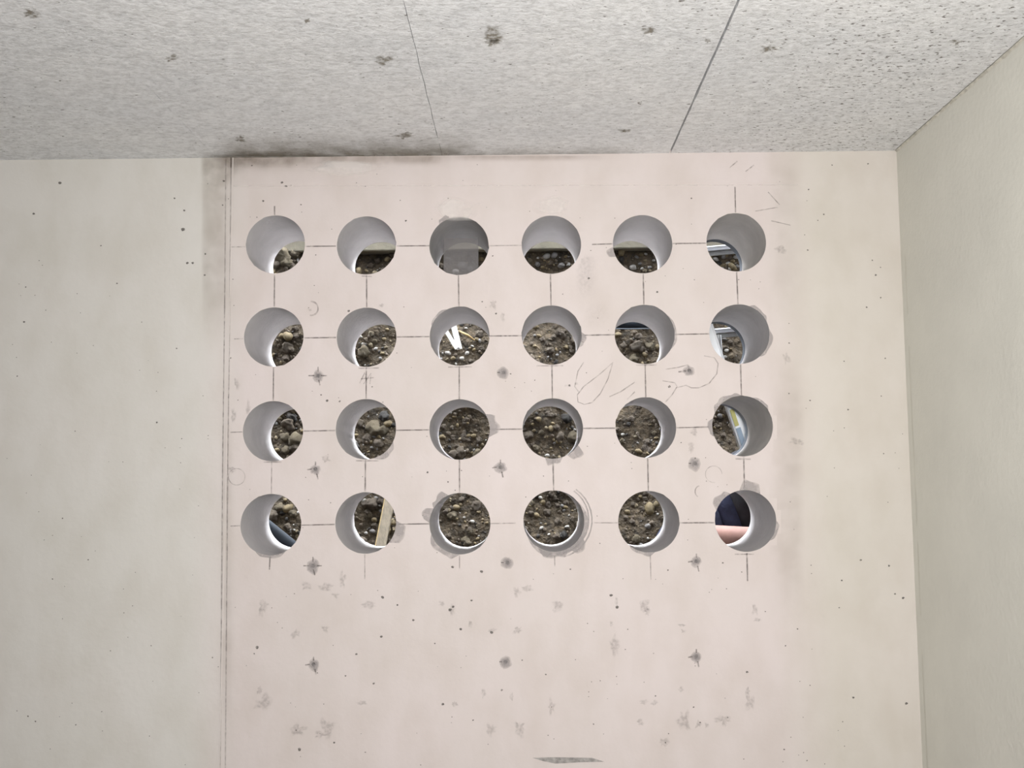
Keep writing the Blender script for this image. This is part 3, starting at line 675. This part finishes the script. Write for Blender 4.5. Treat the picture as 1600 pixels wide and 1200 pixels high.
# aluminium ladder hooked over the neighbour's foundation
LY = 1.59; ZT = zf+1.15
ld_ = empty('ladder', (at(1130, 560, LY).x, LY, at(1130, 580, LY).z)); tag(ld_, 'aluminium ladder with flat rungs hanging behind the right-hand column of holes', 'ladder')
xl, xr = at(1078, 500, LY).x, at(1194, 500, LY).x; zbot = at(1130, 578, LY).z
for x in (xl, xr):
    beam('side_rail', (x, LY, zbot), (x, LY, ZT+.03), .026, .05, M_ALU, ld_, side=(1, 0, 0))
    beam('top_hook', (x, LY-.02, ZT+.016), (x, LY+.32, ZT+.016), .026, .03, M_ALU, ld_, side=(1, 0, 0))
zr = [at(1123, 388, LY).z, at(1123, 517, LY).z]; step = zr[0]-zr[1]
zz = zr[1]
while zz < ZT-.05:
    beam('rung', (xl, LY, zz-.012), (xr, LY, zz+.012), .018, .028, M_ALU, ld_, side=(0, 0, 1))
    beam('rung_tread', (xl, LY-.016, zz-.004), (xr, LY-.016, zz+.020), .006, .006, M_ALUW, ld_, side=(0, 0, 1))
    beam('rung_foot_flange', (xl, LY+.006, zz-.030), (xr, LY+.006, zz-.006), .018, .010, M_GREYM, ld_, side=(0, 0, 1))
    zz += step
hp = at(1121, 524, LY-.03)
beam('hook_bracket', (hp.x, LY-.03, hp.z), (hp.x+.006, LY-.03, hp.z-.13), .014, .012, M_GREYM, ld_, side=(1, 0, 0))
beam('hook_bracket_lip', (hp.x+.011, LY-.036, hp.z), (hp.x+.017, LY-.036, hp.z-.13), .004, .02, M_ALU, ld_, side=(1, 0, 0))

# spirit level leaning by the wall
def lv(v_): return (1145+(v_-637)*.333, v_)
LA, LB = at(*lv(452), .30), at(*lv(900), .42)
LB = LA+(LB-LA)*((LA.z-ZG-.03)/(LA.z-LB.z))
sl = empty('spirit_level', (LB.x, LB.y, ZG)); tag(sl, 'aluminium spirit level leaning outside with yellow vial and pale labels', 'spirit level')
def lvt(v_):
    a, b = 0.0, 1.0
    for _ in range(40):
        c = (a+b)/2
        if pix(LA.lerp(LB, c))[1] < v_: a = c
        else: b = c
    return LA.lerp(LB, a)
dl = (LB-LA).normalized(); sd_ = dl.cross(Vector((0, 1, 0))).normalized(); FR = -1 if dl.cross(sd_).y > 0 else 1
beam('level_body', LA, LB, .030, .018, M_ALUW, sl)
for q in (-.0165, .0165): beam('level_edge', LA, LB, .006, .024, M_ALU, sl, off=(q, 0))
beam('vial_window', lvt(638), lvt(664), .012, .004, M_YEL, sl, off=(-.007, FR*.0095))
beam('blue_label', lvt(667), lvt(700), .014, .002, M_BLUE, sl, off=(-.006, FR*.0095))
beam('end_cap', LA-dl*.006, LA+dl*.012, .040, .026, M_SLEEVE, sl)
beam('end_cap', LB-dl*.012, LB+dl*.006, .040, .026, M_SLEEVE, sl)

# ------------------------------------------------------------------ person bending in the trench
def skin(name, chains, material, parent, sub=2):
    """chains: list of islands; island = (verts[(co, radius)], edges)"""
    vs_, es, rad, roots = [], [], [], []
    for verts, edges in chains:
        b0 = len(vs_); roots.append(b0)
        for co, r in verts: vs_.append(tuple(Vector(co)-parent.location)); rad.append(r)
        es += [(a+b0, b+b0) for a, b in edges]
    me = bpy.data.meshes.new(name); me.from_pydata(vs_, es, []); me.update()
    o = bpy.data.objects.new(name, me); COL.objects.link(o); o.parent = parent
    md = o.modifiers.new('skin', 'SKIN'); md.use_smooth_shade = True
    layer = me.skin_vertices[0].data if me.skin_vertices else None
    if layer is None:
        bm = bmesh.new(); bm.from_mesh(me); bm.verts.layers.skin.verify(); bm.to_mesh(me); bm.free(); layer = me.skin_vertices[0].data
    for i, r in enumerate(rad):
        r = r if isinstance(r, tuple) else (r, r)
        layer[i].radius = r; layer[i].use_root = i in roots
    sd = o.modifiers.new('subsurf', 'SUBSURF'); sd.levels = sub; sd.render_levels = sub
    dg = bpy.context.evaluated_depsgraph_get(); dg.update()
    ev = bpy.data.meshes.new_from_object(o.evaluated_get(dg)); o.modifiers.clear(); o.data = ev
    ev.materials.clear(); ev.materials.append(material)
    ev.polygons.foreach_set('use_smooth', [True]*len(ev.polygons))
    return o
YP = 1.0
pe = empty('person', (.56, YP, ZG)); tag(pe, 'person in dark jacket and navy trousers bending behind the lowest right-hand hole, forearm bare', 'person')
pel = (.54, YP, 1.43); wai = (.66, YP, 1.485); che = (.83, YP, 1.555); upc = (.94, YP, 1.63)
nek = (1.01, YP, 1.71); hd0 = (1.07, YP, 1.76); hd1 = (1.12, YP, 1.81)
shR, elR, wrR, haR = (.92, YP-.17, 1.60), (.90, YP-.235, 1.385), (.645, YP-.235, 1.412), (.585, YP-.225, 1.417)
shL, elL, wrL, haL = (.92, YP+.17, 1.60), (1.05, YP+.20, 1.37), (1.26, YP+.12, 1.30), (1.32, YP+.11, 1.28)
hpR, knR, anR = (.56, YP-.09, 1.38), (.73, YP-.12, 1.0), (.56, YP-.12, .64)
hpL, knL, anL = (.56, YP+.09, 1.38), (.73, YP+.12, 1.0), (.56, YP+.12, .64)
def foot(a): return (a[0]+.17, a[1], ZG+.035)
body_v = [(pel, .085), (wai, .085), (che, .115), (upc, .105), (nek, .055), (hd0, .085), (hd1, .088),
          (shR, .06), (elR, .050), (wrR, .038), (haR, .036), (shL, .06), (elL, .043), (wrL, .030), (haL, .034),
          (hpR, .088), (knR, .06), (anR, .042), (foot(anR), .035), (hpL, .088), (knL, .06), (anL, .042), (foot(anL), .035)]
body_e = [(0,1),(1,2),(2,3),(3,4),(4,5),(5,6),(3,7),(7,8),(8,9),(9,10),(3,11),(11,12),(12,13),(13,14),(0,15),(15,16),(16,17),(17,18),(0,19),(19,20),(20,21),(21,22)]
def fingers(palm, d, side, dn):
    d = Vector(d).normalized(); s = Vector(side).normalized(); n_ = Vector(dn).normalized(); P = Vector(palm); out = []
    for k, (o_, L_) in enumerate(((-.027, .062), (-.009, .072), (.009, .068), (.027, .052))):
        p0 = P+s*o_*.9+d*.01; p1 = P+s*o_+d*.045; p2 = p1+d*L_*.5+n_*L_*.25; p3 = p2+d*L_*.25+n_*L_*.4
        out.append(([(p0, .010), (p1, .0095), (p2, .0085), (p3, .007)], [(0,1),(1,2),(2,3)]))
    t0 = P-s*.02-d*.02; t1 = t0-s*.028+d*.02+n_*.01; t2 = t1+d*.032+n_*.012
    out.append(([(t0, .013), (t1, .011), (t2, .008)], [(0,1),(1,2)]))
    return out
isl = [(body_v, body_e)]+fingers(haR, (-1, .05, -.15), (0, .1, 1), (.1, 1, -.1))+fingers(haL, (1, -.1, -.3), (0, 1, 0), (-.2, 0, -1))
skin('body', isl, M_SKIN, pe)
skin('jacket', [([((.70, YP, 1.50), .150), ((.75, YP, 1.52), .172), (che, .175), (upc, .145), ((.995, YP, 1.685), .075), (shR, .078), ((.91, YP-.22, 1.48), .066), ((.905, YP-.23, 1.45), .062), (shL, .078), (elL, .058), ((1.17, YP+.15, 1.335), .05)],
                 [(0,1),(1,2),(2,3),(3,4),(3,5),(5,6),(6,7),(3,8),(8,9),(9,10)])], M_JACK, pe)
skin('trousers', [([((.79, YP, 1.53), .135), (wai, .150), (pel, .150), (hpR, .108), (knR, .078), (anR, .062), (hpL, .108), (knL, .078), (anL, .062)],
                   [(0,1),(1,2),(2,3),(3,4),(4,5),(2,6),(6,7),(7,8)])], M_JEAN, pe)
for a in (anR, anL):
    skin('work_boot', [([((a[0]-.05, a[1], ZG+.045), .044), ((a[0]+.04, a[1], ZG+.05), .047), ((a[0]+.19, a[1], ZG+.036), .037), ((a[0]-.005, a[1], a[2]+.03), .052)], [(0,1),(1,2),(0,3)])], M_SHOE, pe, 2)
# head: axis leans with the bent neck, face looks forward and down
H = Vector((1.125, YP, 1.80)); fd_ = Vector((.80, 0, -.60)); hu = Vector((.60, 0, .80)); hs = Vector((0, 1, 0))
def hp_(f_, s_, u_): return H+fd_*f_+hs*s_+hu*u_
def ball(name, p, r, material, parent, sc=(1, 1, 1), cut=None):
    bm = bmesh.new(); bmesh.ops.create_uvsphere(bm, u_segments=24, v_segments=16, radius=1)
    for q in bm.verts:
        c = q.co; q.co = fd_*(c.x*r*sc[0])+hs*(c.y*r*sc[1])+hu*(c.z*r*sc[2])+(p-parent.location)
    if cut:
        bmesh.ops.delete(bm, geom=[q for q in bm.verts if cut(q.co-(p-parent.location))], context='VERTS')
    me = bpy.data.meshes.new(name); bm.to_mesh(me); bm.free(); me.materials.append(material)
    me.polygons.foreach_set('use_smooth', [True]*len(me.polygons))
    o = bpy.data.objects.new(name, me); COL.objects.link(o); o.parent = parent; return o
ball('face', hp_(.012, 0, -.005), .1, M_SKIN, pe, (.98, .76, 1.18))
ball('hair', hp_(-.008, 0, .012), .108, M_HAIR, pe, (1.0, .78, 1.14), cut=lambda q: q.dot(fd_) > .045 and q.dot(hu) < .06 or q.dot(hu) < -.06)
ball('nose', hp_(.112, 0, -.022), .018, M_SKIN, pe, (1.0, .75, 1.5))
for s in (-1, 1):
    e = ball('eye', hp_(.088, s*.031, .006), .013, M_EYE, pe); ball('iris', hp_(.0975, s*.031, .006), .0055, M_IRIS, pe)
    ball('ear', hp_(-.005, s*.076, -.005), .03, M_SKIN, pe, (.6, .35, 1.05))
ball('mouth', hp_(.096, 0, -.066), .02, M_LIP, pe, (.5, 1.1, .35))
